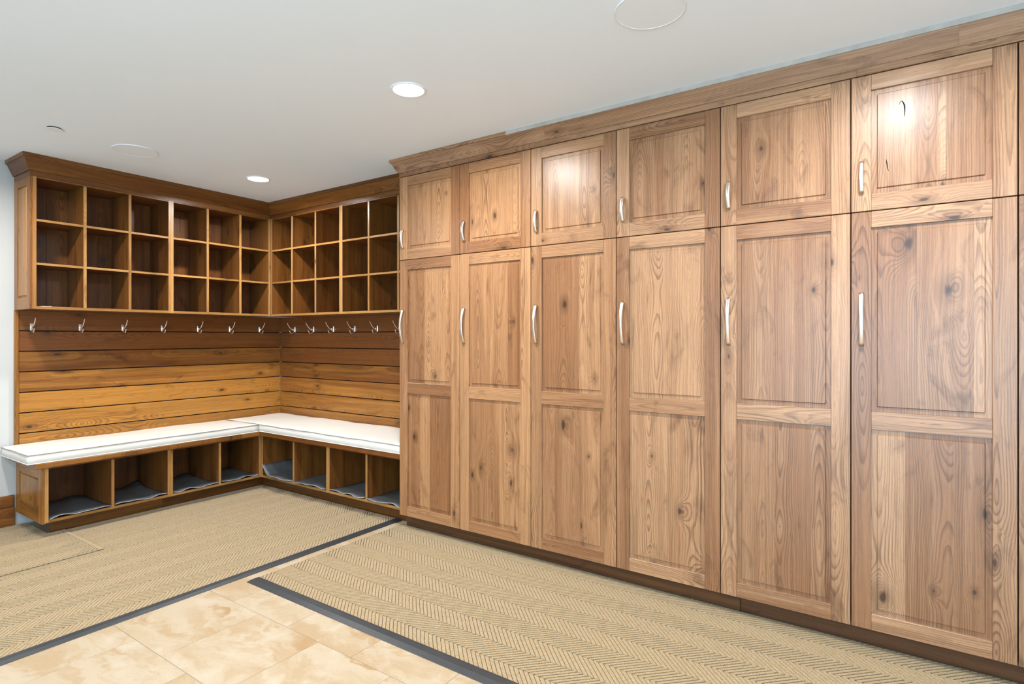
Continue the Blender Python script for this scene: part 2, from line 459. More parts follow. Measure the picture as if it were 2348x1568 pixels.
# ------------------------------------------------------------------ raised end panels (facing -y)
def end_panel(parent, x0, x1, z0, z1, yface, sw, rt, rb):
    core = board('end_panel', x0, x1, yface+0.010, yface+0.016, z0, z1, 'z', 'warm', parent)
    board('stile', x0, x0+sw, yface, yface+0.010, z0, z1, 'z', 'warm', core)
    board('stile', x1-sw, x1, yface, yface+0.010, z0, z1, 'z', 'warm', core)
    board('rail', x0+sw, x1-sw, yface, yface+0.010, z0, z0+rb, 'x', 'warm', core)
    board('rail', x0+sw, x1-sw, yface, yface+0.010, z1-rt, z1, 'x', 'warm', core)
    stave_panel('panel', x0+sw, x1-sw, z0+rb, z1-rt, rand_staves(2, 0.2), 'warm', core,
                lambda u, h, z: (u, yface-h, z), inset=0.012, r0=-0.0085, r1=-0.002, thick=0.001)
    return core

# ------------------------------------------------------------------ cubby units
T = 0.018
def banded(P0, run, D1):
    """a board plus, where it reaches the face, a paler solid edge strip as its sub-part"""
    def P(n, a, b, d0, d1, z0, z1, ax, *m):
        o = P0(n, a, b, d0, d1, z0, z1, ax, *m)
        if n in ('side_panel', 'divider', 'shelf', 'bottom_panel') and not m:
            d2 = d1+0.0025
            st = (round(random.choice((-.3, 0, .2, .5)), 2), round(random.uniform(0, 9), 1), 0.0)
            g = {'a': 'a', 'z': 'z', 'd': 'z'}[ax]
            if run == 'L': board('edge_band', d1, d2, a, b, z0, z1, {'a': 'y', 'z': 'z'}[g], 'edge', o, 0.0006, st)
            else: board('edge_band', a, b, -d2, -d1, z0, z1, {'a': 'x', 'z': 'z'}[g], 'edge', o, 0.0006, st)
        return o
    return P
def cubby(run, a0, a1, divs, label, end=False):
    """run 'L' lies along the west wall (a = y), run 'R' along the north wall (a = x)"""
    if run == 'L':
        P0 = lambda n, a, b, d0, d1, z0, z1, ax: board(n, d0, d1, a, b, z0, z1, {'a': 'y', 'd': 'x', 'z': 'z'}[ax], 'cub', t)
        D0, D1 = 0.001, XL-0.0025
        t = thing('cubby_shelf', (0.15, (a0+a1)/2, CZ0), label, 'shelf', 'wall cubby shelves')
    else:
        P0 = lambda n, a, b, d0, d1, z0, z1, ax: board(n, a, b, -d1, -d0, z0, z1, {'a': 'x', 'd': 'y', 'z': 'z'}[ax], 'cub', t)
        D0, D1 = 0.001, -YR-0.0025
        t = thing('cubby_shelf', ((a0+a1)/2, -0.15, CZ0), label, 'shelf', 'wall cubby shelves')
    P = banded(P0, run, D1)
    s0 = a0
    if end:
        end_panel(t, 0.001, XL-0.0005, CZ0, CZ1, a0, 0.062, 0.055, 0.075); s0 = a0+0.0165
    P('side_panel', s0, s0+T, D0, D1, CZ0, CZ1, 'z'); P('side_panel', a1-T, a1, D0, D1, CZ0, CZ1, 'z')
    P('bottom_panel', s0+T, a1-T, D0, D1, CZ0, CZ0+T, 'a'); P('top_panel', s0+T, a1-T, D0, D1, 2.306, 2.316, 'a')
    # back boards with vertical grain
    edges = [s0+T]+[c for c in divs]+[a1-T]
    for i in range(len(edges)-1):
        m = (edges[i]+edges[i+1])/2+random.uniform(-0.05, 0.05)
        P('back_board', edges[i], m, D0, D0+0.008, CZ0+T, 2.306, 'z'); P('back_board', m, edges[i+1], D0, D0+0.008, CZ0+T, 2.306, 'z')
    for c in divs: P('divider', c-T/2, c+T/2, D0+0.008, D1-0.001, CZ0+T, 2.306, 'z')
    for zs in (2.0325, 1.7495):
        seg = [s0+T]+list(divs)+[a1-T]
        for i in range(len(seg)-1):
            lo = seg[i]+(T/2 if i else 0); hi = seg[i+1]-(T/2 if i < len(seg)-2 else 0)
            P('shelf', lo, hi, D0+0.008, D1-0.0015, zs-0.0075, zs+0.0075, 'a')
    return t
cubby('L', -1.992, -1.1315, (-1.690, -1.413), 'nine-hole walnut cubby shelf with panelled end beside the white wall', True)
cubby('L', -1.1310, YR-0.001, (-0.850, -0.5745), 'nine-hole walnut cubby shelf on the left wall, next to the inner corner')
cubby('R', XL+0.001, 1.2525, (0.612, 0.931), 'nine-hole walnut cubby shelf on the hook wall right of the inner corner')
cubby('R', 1.2535, X0-0.004, (1.573, 1.890), 'walnut cubby shelf partly hidden behind the first tall cabinet')

# ------------------------------------------------------------------ crown mouldings
def crown(name, path, label, z_fr, z_cr, z_cap, pieces, mat, ends):
    t = thing(name, (*path[1], z_fr), label, 'molding')
    fr = [(0.0005, z_fr), (0.0005, z_cr+0.004), (-0.016, z_cr+0.004), (-0.016, z_fr)]
    cr = [(0.002, z_cr), (0.0075, z_cr-0.001), (0.041, z_cap+0.001), (0.028, z_cap+0.001), (-0.008, z_cr)]
    cp = [(0.048, z_cap), (0.049, CEIL-0.0005), (-0.016, CEIL-0.0005), (-0.016, z_cap)]
    n = len(path)
    mit = [0.0]*n
    for i in range(1, n-1):
        d0 = (Vector(path[i])-Vector(path[i-1])).normalized(); d1 = (Vector(path[i+1])-Vector(path[i])).normalized()
        mit[i] = 1.0 if d0.x*d1.y-d0.y*d1.x > 0 else -1.0      # left turn: outside corner
    for i in range(n-1):
        p0, p1 = Vector(path[i]), Vector(path[i+1]); d = (p1-p0).normalized()
        m0, m1 = -mit[i], mit[i+1]
        cuts = pieces.get(i, [])
        for nm, pr, jl in (('frieze_board', fr, [c for c in cuts if c[1] == 'f']), ('crown_board', cr, [c for c in cuts if c[1] == 'c']), ('cap_strip', cp, [c for c in cuts if c[1] == 'p'])):
            a = p0; ma = m0; mt = mat
            for c in jl:
                b = p0+d*c[0]; sweep_piece(nm, pr, a, b-d*0.0004, ma, 0, mt, t); a = b; ma = 0
                if len(c) > 2: mt = c[2]
            sweep_piece(nm, pr, a, p1, ma, m1, mt, t)
    return t
crown('crown_molding', [(0.001, -1.992), (XL, -1.992), (XL, YR), (X0-0.055, YR)],
      'brown walnut crown molding wrapping the cubby shelves below the ceiling', 2.316, 2.350, 2.424, {1: [(0.86, 'f')], 2: [(0.93, 'f')]}, 'cub', 0)
crown('crown_molding', [(X0, -0.31), (X0, YF), (X0+7*W+0.02, YF)],
      'pale walnut crown molding along the top of the tall cabinets', 2.337, 2.366, 2.429,
      {1: [(1.144, 'c'), (0.90, 'p', 'scribe'), (1.30, 'f'), (2.62, 'f'), (2.95, 'c')]}, 'cab', 0)

# ------------------------------------------------------------------ tall cabinets
def pull_mesh(L, bow):
    """arched flat pull, upright, flat feet against the door at y = 0"""
    n = 18; V = []; Fs = []
    for i in range(n+1):
        t = i/n; z = (t-0.5)*L
        out = 0.010+bow*(1-(2*t-1)**2)
        wd = 0.0080+0.0010*abs(2*t-1)**2; th = 0.0030+0.0012*abs(2*t-1)
        dz = -4*bow*(2*t-1)/L; nl = math.hypot(1, dz); ny, nz = 1/nl, -dz/nl
        for (sx, so) in ((-1, -1), (1, -1), (1, 0.6), (0.55, 1), (-0.55, 1), (-1, 0.6)):
            V.append((sx*wd, -(out+so*th*ny), z+so*th*nz))
    m = 6
    for i in range(n):
        for k in range(m):
            j = (k+1) % m; Fs.append((i*m+k, i*m+j, (i+1)*m+j, (i+1)*m+k))
    Fs += [tuple(range(m))[::-1], tuple(n*m+k for k in range(m))]
    parts = [(V, Fs)]
    for s in (-1, 1):
        v, f = box_data(0.0165, 0.011, 0.009, 0.0015)
        parts.append(([(p[0], p[1]-0.0055, p[2]+s*(L/2-0.0045)) for p in v], f))
    me = mk('pull', *join(parts))
    bm = bmesh.new(); bm.from_mesh(me); bmesh.ops.recalc_face_normals(bm, faces=bm.faces)
    for f in bm.faces: f.smooth = f.calc_area() < 2e-4
    bm.to_mesh(me); bm.free()
    me.materials.append(M['nickel']); return me
PULL_S, PULL_L = pull_mesh(0.122, 0.016), pull_mesh(0.216, 0.026)
# staves: (start fraction, tone, seed, (knot height -1..1, knot across -1..1, knot size))
PAN = {
 (0, 'u'): [(0, .10, 3), (.36, -.30, 12), (.66, -.55, 31, (.55, .4, .008))],
 (0, 'a'): [(0, .25, 8), (.40, -.45, 21, (-.86, .05, .020)), (.86, -.1, 5)],
 (0, 'b'): [(0, .15, 2, (.25, .1, .020)), (.30, -.70, 33), (.52, .30, 17)],
 (1, 'u'): [(0, -.15, 6), (.40, -.2, 18, (-.35, -.5, .022)), (.86, -.65, 40)],
 (1, 'a'): [(0, .15, 9), (.36, .05, 27), (.76, .55, 14, (.05, -.1, .014))],
 (1, 'b'): [(0, .30, 11, (-.25, -.8, .02)), (.6, -.05, 36, (.25, .2, .026))],
 (2, 'u'): [(0, -.05, 4), (.62, .1, 22, (-.05, .2, .012))],
 (2, 'a'): [(0, .25, 16), (.15, .15, 29, (.28, .0, .026)), (.62, -.35, 7, (-.78, .2, .016))],
 (2, 'b'): [(0, .1, 19), (.22, .35, 1, (.72, -.3, .030)), (.64, .25, 38, (.3, -.3, .014))],
 (3, 'u'): [(0, .05, 24), (.6, -.2, 10, (-.3, .85, .012))],
 (3, 'a'): [(0, -.5, 13), (.46, -.35, 28)],
 (3, 'b'): [(0, -.1, 32, (.42, .2, .014)), (.52, .05, 15, (-.25, -.3, .020))],
 (4, 'u'): [(0, .9, 26), (.15, .15, 37, (.25, -.45, .020)), (.62, .05, 20)],
 (4, 'a'): [(0, .05, 23), (.62, .15, 35, (.35, .1, .014))],
 (4, 'b'): [(0, .0, 30), (.42, .3, 38), (.80, .05, 3)],
 (5, 'u'): [(0, -.1, 34), (.15, .0, 8), (.58, -.55, 2), (.64, .15, 25)],
 (5, 'a'): [(0, .15, 12, (.8, .6, .034)), (.40, -.05, 5, (.30, .15, .032)), (.86, -.45, 18)],
 (5, 'b'): [(0, -.35, 21, (-.8, -.4, .028)), (.30, .45, 9, (-.62, .2, .012)), (.70, .3, 27, (-.55, .1, .013))],
}
def door(parent, x0, x1, z0, z1, opens, pull, pz, keys, warm):
    """stile-and-rail door: opens = list of (z0, z1) panel openings from the top down"""
    core = board('door', x0+0.001, x1-0.001, YF+0.0185, YF+0.0225, z0+0.001, z1-0.001, 'z', 'cab', parent)
    y0, y1 = YF, YF+0.0185
    xl, xr = x0+0.069, x1-0.069
    tn = lambda: (random.choice((-.5, -.2, 0., .2, .45, .85)), round(random.uniform(0, 30), 2), warm)
    board('stile', x0, xl, y0, y1, z0, z1, 'z', 'cab', core, st=tn()); board('stile', xr, x1, y0, y1, z0, z1, 'z', 'cab', core, st=tn())
    zs = [z1]+[v for o in opens for v in (o[1], o[0])]+[z0]
    for i in range(0, len(zs), 2):
        board('rail', xl+0.0003, xr-0.0003, y0+0.0004, y1, zs[i+1], zs[i], 'x', 'cab', core, st=tn())
    for o, k in zip(opens, keys):
        stave_panel('panel', xl, xr, o[0], o[1], PAN.get(k) or rand_staves(), 'cab', core, lambda u, h, z: (u, YF-h, z), warm=warm)
    h = link('handle', pull, None, core, (x0+0.036, YF, pz)); h['label'] = 'arched brushed nickel pull'
    return core
CAB_LABEL = ['first tall walnut cabinet, standing against the cushioned bench',
             'second tall walnut cabinet from the cushioned bench',
             'third tall walnut cabinet from the bench, with a lamp shine on its upper door',
             'fourth tall walnut cabinet from the cushioned bench',
             'fifth tall walnut cabinet from the bench, with dark streaked edge on its upper panel',
             'sixth tall walnut cabinet, with a hook-shaped crack in its upper door',
             'seventh tall walnut cabinet, only a sliver at the right edge of the photo']
cabs = []
WARM_LIGHT = [.60, .55, .38, .20, .10, 0., 0.]  # amber sapwood plus warm lamp light tinted in, fading to the right
for i in range(7):
    xa, xb = X0+i*W, X0+(i+1)*W
    t = thing('tall_cabinet', ((xa+xb)/2, -0.27, 0.0), CAB_LABEL[i], 'cabinet', 'row of tall cabinets')
    parts = []
    def bx(x0, x1, y0, y1, z0, z1):
        v, f = box_data(x1-x0, y1-y0, z1-z0, 0.0)
        return [(p[0]+(x0+x1)/2-(xa+xb)/2, p[1]+(y0+y1)/2+0.27, p[2]+(z0+z1)/2) for p in v], f
    e = 0.0008
    V, Fs = join([bx(xa+e, xa+0.018, -0.522, 0.0, ZB+0.002, 2.334), bx(xb-0.018, xb-e, -0.522, 0.0, ZB+0.002, 2.334),
                  bx(xa+0.018, xb-0.018, -0.520, 0.0, ZB+0.002, ZB+0.02), bx(xa+0.018, xb-0.018, -0.520, 0.0, 2.316, 2.334),
                  bx(xa+0.018, xb-0.018, -0.520, 0.0, ZS-0.009, ZS+0.009), bx(xa+0.018, xb-0.018, -0.010, 0.0, ZB+0.02, 2.316)])
    me = mk('body', V, Fs); setattr3(me, 'wc', [(v[2], v[0], v[1]) for v in V])
    b = link('body', me, 'black', t, ((xa+xb)/2, -0.27, 0.0)); b['label'] = 'dark cabinet carcass behind the doors'  # black puts the shade of the door gaps into the carcass colour
    g = 0.0021
    U = door(t, xa+g, xb-g, ZS+g, ZT, [(1.853, 2.271)], PULL_S, 1.922, [(i, 'u')], WARM_LIGHT[i])
    D = door(t, xa+g, xb-g, ZB, ZS-g, [(0.973, 1.716), (0.157, 0.901)], PULL_L, 1.346, [(i, 'a'), (i, 'b')], WARM_LIGHT[i])
    cabs.append((t, U, D))
# cracks that run through the sixth upper panel (flat dark fissures)
def fissure(pts, r, parent):
    V = []; Fs = []
    for k, (x, z) in enumerate(pts):
        a = Vector(pts[max(k-1, 0)]); b = Vector(pts[min(k+1, len(pts)-1)]); d = (b-a).normalized(); nrm = Vector((-d.y, d.x))
        w = r*(0.35+math.sin(math.pi*k/(len(pts)-1)))*(0.8+0.4*random.random())
        for h in (0.0, 0.0006):
            for s in (-1, 1): V.append((x+nrm.x*w*s, YF+0.0052-h, z+nrm.y*w*s))
    for k in range(len(pts)-1):
        q = 4*k
        Fs += [(q+2, q+3, q+7, q+6), (q, q+2, q+6, q+4), (q+1, q+5, q+7, q+3)]
    o = Vector((pts[0][0], YF, pts[0][1]))
    f = link('crack', mk('crack', [tuple(Vector(v)-o) for v in V], Fs), 'black', parent, o); f['label'] = 'dark crack in the wood'
x5 = X0+5*W
fissure([(x5+0.165+dx, 2.192+dz) for dx, dz in ((0, 0), (.003, .010), (.008, .013), (.013, .006), (.017, -.006), (.018, -.018), (.018, -.030), (.0175, -.042), (.016, -.052))], 0.0016, cabs[5][1])
fissure([(x5+0.122+dx, 1.985+dz) for dx, dz in ((0, 0), (.001, -.012), (.003, -.024), (.004, -.036), (.008, -.05))], 0.0016, cabs[5][1])
# toe kick boards under the cabinets
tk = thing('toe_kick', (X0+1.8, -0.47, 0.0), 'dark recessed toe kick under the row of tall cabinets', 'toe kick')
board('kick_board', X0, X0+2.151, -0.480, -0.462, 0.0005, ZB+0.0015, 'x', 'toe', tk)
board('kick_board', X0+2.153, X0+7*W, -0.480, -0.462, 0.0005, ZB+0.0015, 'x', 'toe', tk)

# ------------------------------------------------------------------ bench units
BZ0, BZ1 = 0.102, 0.452
XT, YT = 0.372, -0.412
def bench(run, a0, a1, div, label, end=False):
    if run == 'L':
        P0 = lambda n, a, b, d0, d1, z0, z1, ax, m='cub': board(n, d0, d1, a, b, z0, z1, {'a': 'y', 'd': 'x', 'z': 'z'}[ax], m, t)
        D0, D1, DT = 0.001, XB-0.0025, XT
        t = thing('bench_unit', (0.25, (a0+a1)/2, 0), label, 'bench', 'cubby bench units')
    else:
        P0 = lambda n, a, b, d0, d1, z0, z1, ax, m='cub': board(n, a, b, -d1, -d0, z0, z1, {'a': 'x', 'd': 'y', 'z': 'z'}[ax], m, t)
        D0, D1, DT = 0.001, -YB-0.0025, -YT
        t = thing('bench_unit', ((a0+a1)/2, -0.25, 0), label, 'bench', 'cubby bench units')
    P = banded(P0, run, D1)
    s0 = a0
    if end:
        end_panel(t, 0.006, XB-0.0005, BZ0-0.004, BZ1, a0, 0.068, 0.068, 0.085); s0 = a0+0.0165
    P('side_panel', s0, s0+T, D0, D1, BZ0, BZ1, 'z'); P('side_panel', a1-T, a1, D0, D1, BZ0, BZ1, 'z')
    P('bottom_panel', s0+T, a1-T, D0, D1, BZ0, BZ0+T, 'a'); P('top_panel', s0+T, a1-T, D0, D1, BZ1-0.012, BZ1, 'a')
    P('back_board', s0+T, div, D0, D0+0.008, BZ0+T, BZ1-0.012, 'z'); P('back_board', div, a1-T, D0, D0+0.008, BZ0+T, BZ1-0.012, 'z')
    P('divider', div-T/2, div+T/2, D0+0.008, D1-0.001, BZ0+T, BZ1-0.012, 'z')
    k0 = a0+(0.08 if end else 0); k1 = a1
    if run == 'L' and a1 > -0.6: k1 = YT
    if run == 'R' and a0 < 0.6: k0 = XT+0.0005
    P('kick_board', k0, k1, DT-0.018, DT, 0.0005, BZ0-0.0005, 'a', 'cub')
    if end: board('kick_return', 0.02, XT-0.0185, a0+0.38, a0+0.398, 0.0005, BZ0-0.0005, 'x', 'toe', t)
    return t
bench('L', -1.984, -1.2225, -1.5925, 'walnut cubby bench unit with a panelled end beside the baseboard', True)
bench('L', -1.2215, YB-0.001, -0.852, 'walnut cubby bench unit on the left, reaching the inner corner')
bench('R', XB+0.001, 1.3575, 0.931, 'walnut cubby bench unit just right of the inner corner')
bench('R', 1.3585, X0-0.003, 1.783, 'walnut cubby bench unit beside the first tall cabinet')
bt = thing('bench_slab', (0.3, -0.3, BZ1), 'L-shaped walnut bench slab under the cream cushions', 'bench slab')
board('top_board', 0.003, XB+0.026, -2.022, YB-0.0275, BZ1+0.0005, 0.4865, 'y', 'warm', bt, 0.003, (0.5, 2.0, 0.0))
board('top_board', 0.003, X0-0.003, YB-0.027, -0.003, BZ1+0.0005, 0.4865, 'x', 'warm', bt, 0.003, (0.5, 4.0, 0.0))

# ------------------------------------------------------------------ cushions
def cushion(x0, x1, y0, y1, z0, z1, label, seed):
    rnd = random.Random(seed)
    nx, ny = max(6, int((x1-x0)/0.035)), max(6, int((y1-y0)/0.035)); r = 0.012
    t = thing('bench_cushion', ((x0+x1)/2, (y0+y1)/2, z0), label, 'cushion', 'cream bench cushions')
    cx, cy = (x0+x1)/2, (y0+y1)/2
    ph = [rnd.uniform(0, 6.28) for _ in range(6)]
    def edge_in(u): return 1-min(1, min(u, 1-u)/0.10)
    def top(x, y):
        u, v = (x-x0)/(x1-x0), (y-y0)/(y1-y0)
        d = min(x-x0, x1-x, y-y0, y1-y)
        return z1-0.006*max(0, 1-d/0.07)**2+0.0022*math.sin(9*x+ph[0])*math.sin(8*y+ph[1])+0.0012*math.sin(23*x+ph[2])
    def wob(s, k): return 0.0022*math.sin(11*s+ph[k])+0.0012*math.sin(29*s+ph[k-1])
    ring = []                                   # perimeter points
    for i in range(nx): ring.append((x0+(x1-x0)*i/nx, y0, 0, -1))
    for i in range(ny): ring.append((x1, y0+(y1-y0)*i/ny, 1, 0))
    for i in range(nx): ring.append((x1-(x1-x0)*i/nx, y1, 0, 1))
    for i in range(ny): ring.append((x0, y1-(y1-y0)*i/ny, -1, 0))
    V = []; Fs = []; gid = {}
    for i in range(nx+1):
        for j in range(ny+1):
            x, y = x0+(x1-x0)*i/nx, y0+(y1-y0)*j/ny
            xx = min(max(x, x0+0.004), x1-0.004); yy = min(max(y, y0+0.004), y1-0.004)
            # rounded plan corners
            gid[(i, j)] = len(V); V.append((xx, yy, top(x, y)))
    for i in range(nx):
        for j in range(ny): Fs.append((gid[(i, j)], gid[(i+1, j)], gid[(i+1, j+1)], gid[(i, j+1)]))
    per = [gid[(i, 0)] for i in range(nx)]+[gid[(nx, j)] for j in range(ny)]+[gid[(nx-i, ny)] for i in range(nx)]+[gid[(0, ny-j)] for j in range(ny)]
    n = len(per); levels = [(0.9, 0.000), (0.7, 0.004), (0.45, 0.006), (0.2, 0.004), (0.03, -0.001)]
    prev = per
    for f, o in levels:
        cur = []
        for k, (x, y, ax, ay) in enumerate(ring):
            zt = V[per[k]][2]; s = x+y
            oo = o-0.002+wob(s, 3)*0.5
            cur.append(len(V)); V.append((x+ax*oo, y+ay*oo, z0+(zt-z0)*f))
        for k in range(n): Fs.append((prev[k], cur[k], cur[(k+1) % n], prev[(k+1) % n]))
        prev = cur
    bot = []
    for k in range(n):
        v = V[prev[k]]; bot.append(len(V)); V.append((v[0]-ring[k][2]*0.004, v[1]-ring[k][3]*0.004, z0))
    for k in range(n): Fs.append((prev[k], bot[k], bot[(k+1) % n], prev[(k+1) % n]))
    Fs.append(tuple(bot)[::-1])
    off = Vector((cx, cy, z0))
    body = link('cover', mk('cover', [tuple(Vector(v)-off) for v in V], Fs, True), 'cushion', t, off)
    for nm, f in (('piping', 0.945), ('piping', 0.04)):
        path = []
        for k in list(range(n))+[0]:
            x, y, ax, ay = ring[k]; zt = V[per[k]][2]
            path.append((x+ax*0.0005-cx, y+ay*0.0005-cy, (zt-z0)*f))
        link(nm, mk(nm, *tube_data(path, 0.0031, 6, False), True), 'seam' if f > 0.5 else 'piping', t, off)
    return t
cushion(0.004, XB+0.022, -2.060, YB-0.040, 0.4875, 0.553, 'long cream bench cushion along the left wall', 3)
cushion(0.004, X0-0.006, YB-0.027, -0.004, 0.4875, 0.555, 'cream bench cushion filling the corner up to the tall cabinets', 5)

# ------------------------------------------------------------------ grey liners in the bench cubbies
def liner(run, a0, a1, label, seed, curl=0.0, hang=0.012, lift=0.03):
    rnd = random.Random(seed); na, nd = 28, 16
    ph = [rnd.uniform(0, 6.28) for _ in range(6)]
    d_front = (XB if run == 'L' else -YB)
    V = []; Fs = []; zb = BZ0+T+0.0012
    for i in range(na+1):
        u = i/na
        for j in range(nd+1):
            v = j/nd
            front = max(0, (v-0.72)/0.28)
            wav = 0.5+0.5*math.sin(u*(9+3*math.sin(ph[0]))+ph[1])
            wav2 = 0.5+0.5*math.sin(u*17+ph[2])
            z = zb+front**1.5*(0.010*wav+0.006*wav2)+lift*max(0, 0.25-v)*2*wav
            z += 0.006*math.sin(5*u+ph[3])**2*math.sin(3.1*v)
            if curl: z += curl*max(0, (0.22-u)/0.22)**1.6
            if curl < 0: z += 2*(-curl)*0
            d = 0.02+(d_front-0.02+hang*(0.6+0.5*math.sin(u*6+ph[4])))*v
            if d > d_front+0.001: z = max(zb, z)-0.0*(d-d_front)
            a = a0+(a1-a0)*u
            V.append((d, a, z) if run == 'L' else (a, -d, z))
    for i in range(na):
        for j in range(nd):
            q = (i*(nd+1)+j, (i+1)*(nd+1)+j, (i+1)*(nd+1)+j+1, i*(nd+1)+j+1)
            Fs.append(q[::-1] if run == 'L' else q[::-1])
    nV = len(V); V += [(x, y, z+0.0022) for x, y, z in V]
    top = [tuple(i+nV for i in q) for q in Fs]; Fs = [q[::-1] for q in Fs]+top
    rim = [i*(nd+1)+nd for i in range(na+1)]
    o = Vector((sum(v[0] for v in V)/len(V), sum(v[1] for v in V)/len(V), zb))
    me = mk('liner', [tuple(Vector(v)-o) for v in V], Fs, True)
    bm = bmesh.new(); bm.from_mesh(me)
    bd = [e for e in bm.edges if e.is_boundary]
    bmesh.ops.bridge_loops(bm, edges=bd); bmesh.ops.recalc_face_normals(bm, faces=bm.faces); bm.to_mesh(me); bm.free()
    ob = tag(link('cubby_liner', me, 'liner', None, o), label, 'liner', 'grey liners in the bench cubbies')
    path = [tuple(Vector(V[k])-o+Vector((0, 0, 0.0012))) for k in rim]
    link('front_edge', mk('front_edge', *tube_data(path, 0.0022, 5), True), 'liner_edge', ob, o)
    return ob
e = 0.003
liner('L', -1.9495+e, -1.6015-e, 'grey liner in the bench cubby nearest the panelled end', 1)
liner('L', -1.5835+e, -1.2405-e, 'grey liner in the second bench cubby from the panelled end', 2, lift=0.075)
liner('L', -1.2035+e, -0.861-e, 'grey liner in the third bench cubby from the panelled end', 3, lift=0.05)
liner('L', -0.843+e, -0.521-e, 'grey liner in the left bench cubby touching the inner corner', 4)
liner('R', 0.509+e, 0.922-e, 'grey liner with one side curled up, right of the inner corner', 5, curl=0.085, hang=0.025)
liner('R', 0.940+e, 1.3395-e, 'rippled grey liner in the second bench cubby right of the corner', 6, hang=0.02)
liner('R', 1.3765+e, 1.774-e, 'grey liner in the third bench cubby right of the corner', 7)
liner('R', 1.792+e, 2.139-e, 'grey liner in the bench cubby beside the tall cabinets', 8, hang=0.022)

# ------------------------------------------------------------------ coat hooks
def bez(pts, n=14):
    out = []
    P = [Vector(p) for p in pts]
    for i in range(len(P)-1):
        p0 = P[max(i-1, 0)]; p1 = P[i]; p2 = P[i+1]; p3 = P[min(i+2, len(P)-1)]
        for k in range(5):
            t = k/5
            out.append(0.5*((2*p1)+(p2-p0)*t+(2*p0-5*p1+4*p2-p3)*t*t+(3*p1-p0-3*p2+p3)*t**3))
    out.append(P[-1]); return [tuple(p) for p in out]
def hook_parts():
    v, f = box_data(0.005, 0.017, 0.050, 0.0020)     # plate, out = +x
    plate = mk('back_plate', [(p[0]+0.0025, p[1], p[2]) for p in v], f)
    up = bez([(0.004, 0, -0.010), (0.020, 0, -0.006), (0.038, 0, 0.004), (0.056, 0, 0.020), (0.072, 0, 0.041), (0.082, 0, 0.060)])
    n = len(up); rad = [0.0042-0.0012*i/n for i in range(n-2)]+[0.0036, 0.0030]
    lo = bez([(0.004, 0, -0.012), (0.014, 0, -0.027), (0.028, 0, -0.037), (0.043, 0, -0.034), (0.053, 0, -0.022), (0.056, 0, -0.010)])
    m = len(lo); rad2 = [0.0040-0.0010*i/m for i in range(m)]
    mu = mk('long_prong', *tube_data(up, rad, 10), True); ml = mk('short_prong', *tube_data(lo, rad2, 10), True)
    sc = mk('screw', *join([([(p[1]+0.0052, p[0], p[2]+0.017) for p in lathe_data([(0, 0), (0.003, 0), (0.003, 0.0006)], 12)[0]], lathe_data([(0, 0), (0.003, 0), (0.003, 0.0006)], 12)[1])]))
    v, f = box_data(0.020, 0.006, 0.018, 0.002)
    web = mk('web', [(p[0]+0.013, p[1], p[2]-0.002) for p in v], f)
    for x in (plate, mu, ml, web): x.materials.append(M['hook'])
    sc.materials.append(M['black'])
    return [('back_plate', plate), ('long_prong', mu), ('short_prong', ml), ('screw', sc), ('web', web)]
HP = hook_parts()
def hook(x, y, z, rz, label):
    t = thing('coat_hook', (x, y, z), label, 'hook', 'coat hooks on the planks'); t.rotation_euler = (0, 0, rz)
    for n, me in HP:
        o = bpy.data.objects.new(n, me); COL.objects.link(o); o.parent = t
ORD = ['first', 'second', 'third', 'fourth', 'fifth', 'sixth', 'seventh']
for i, y in enumerate((-1.900, -1.618, -1.342, -1.060, -0.775, -0.497, -0.213)):
    hook(0.0005, y, 1.343, 0, '%s nickel coat hook from the white wall, on the left planks' % ORD[i])
for i, x in enumerate((0.232, 0.510, 0.787, 1.068, 1.348, 1.613)):
    hook(x, -0.0005, 1.343, -math.pi/2, '%s nickel coat hook right of the inner corner' % ORD[i])

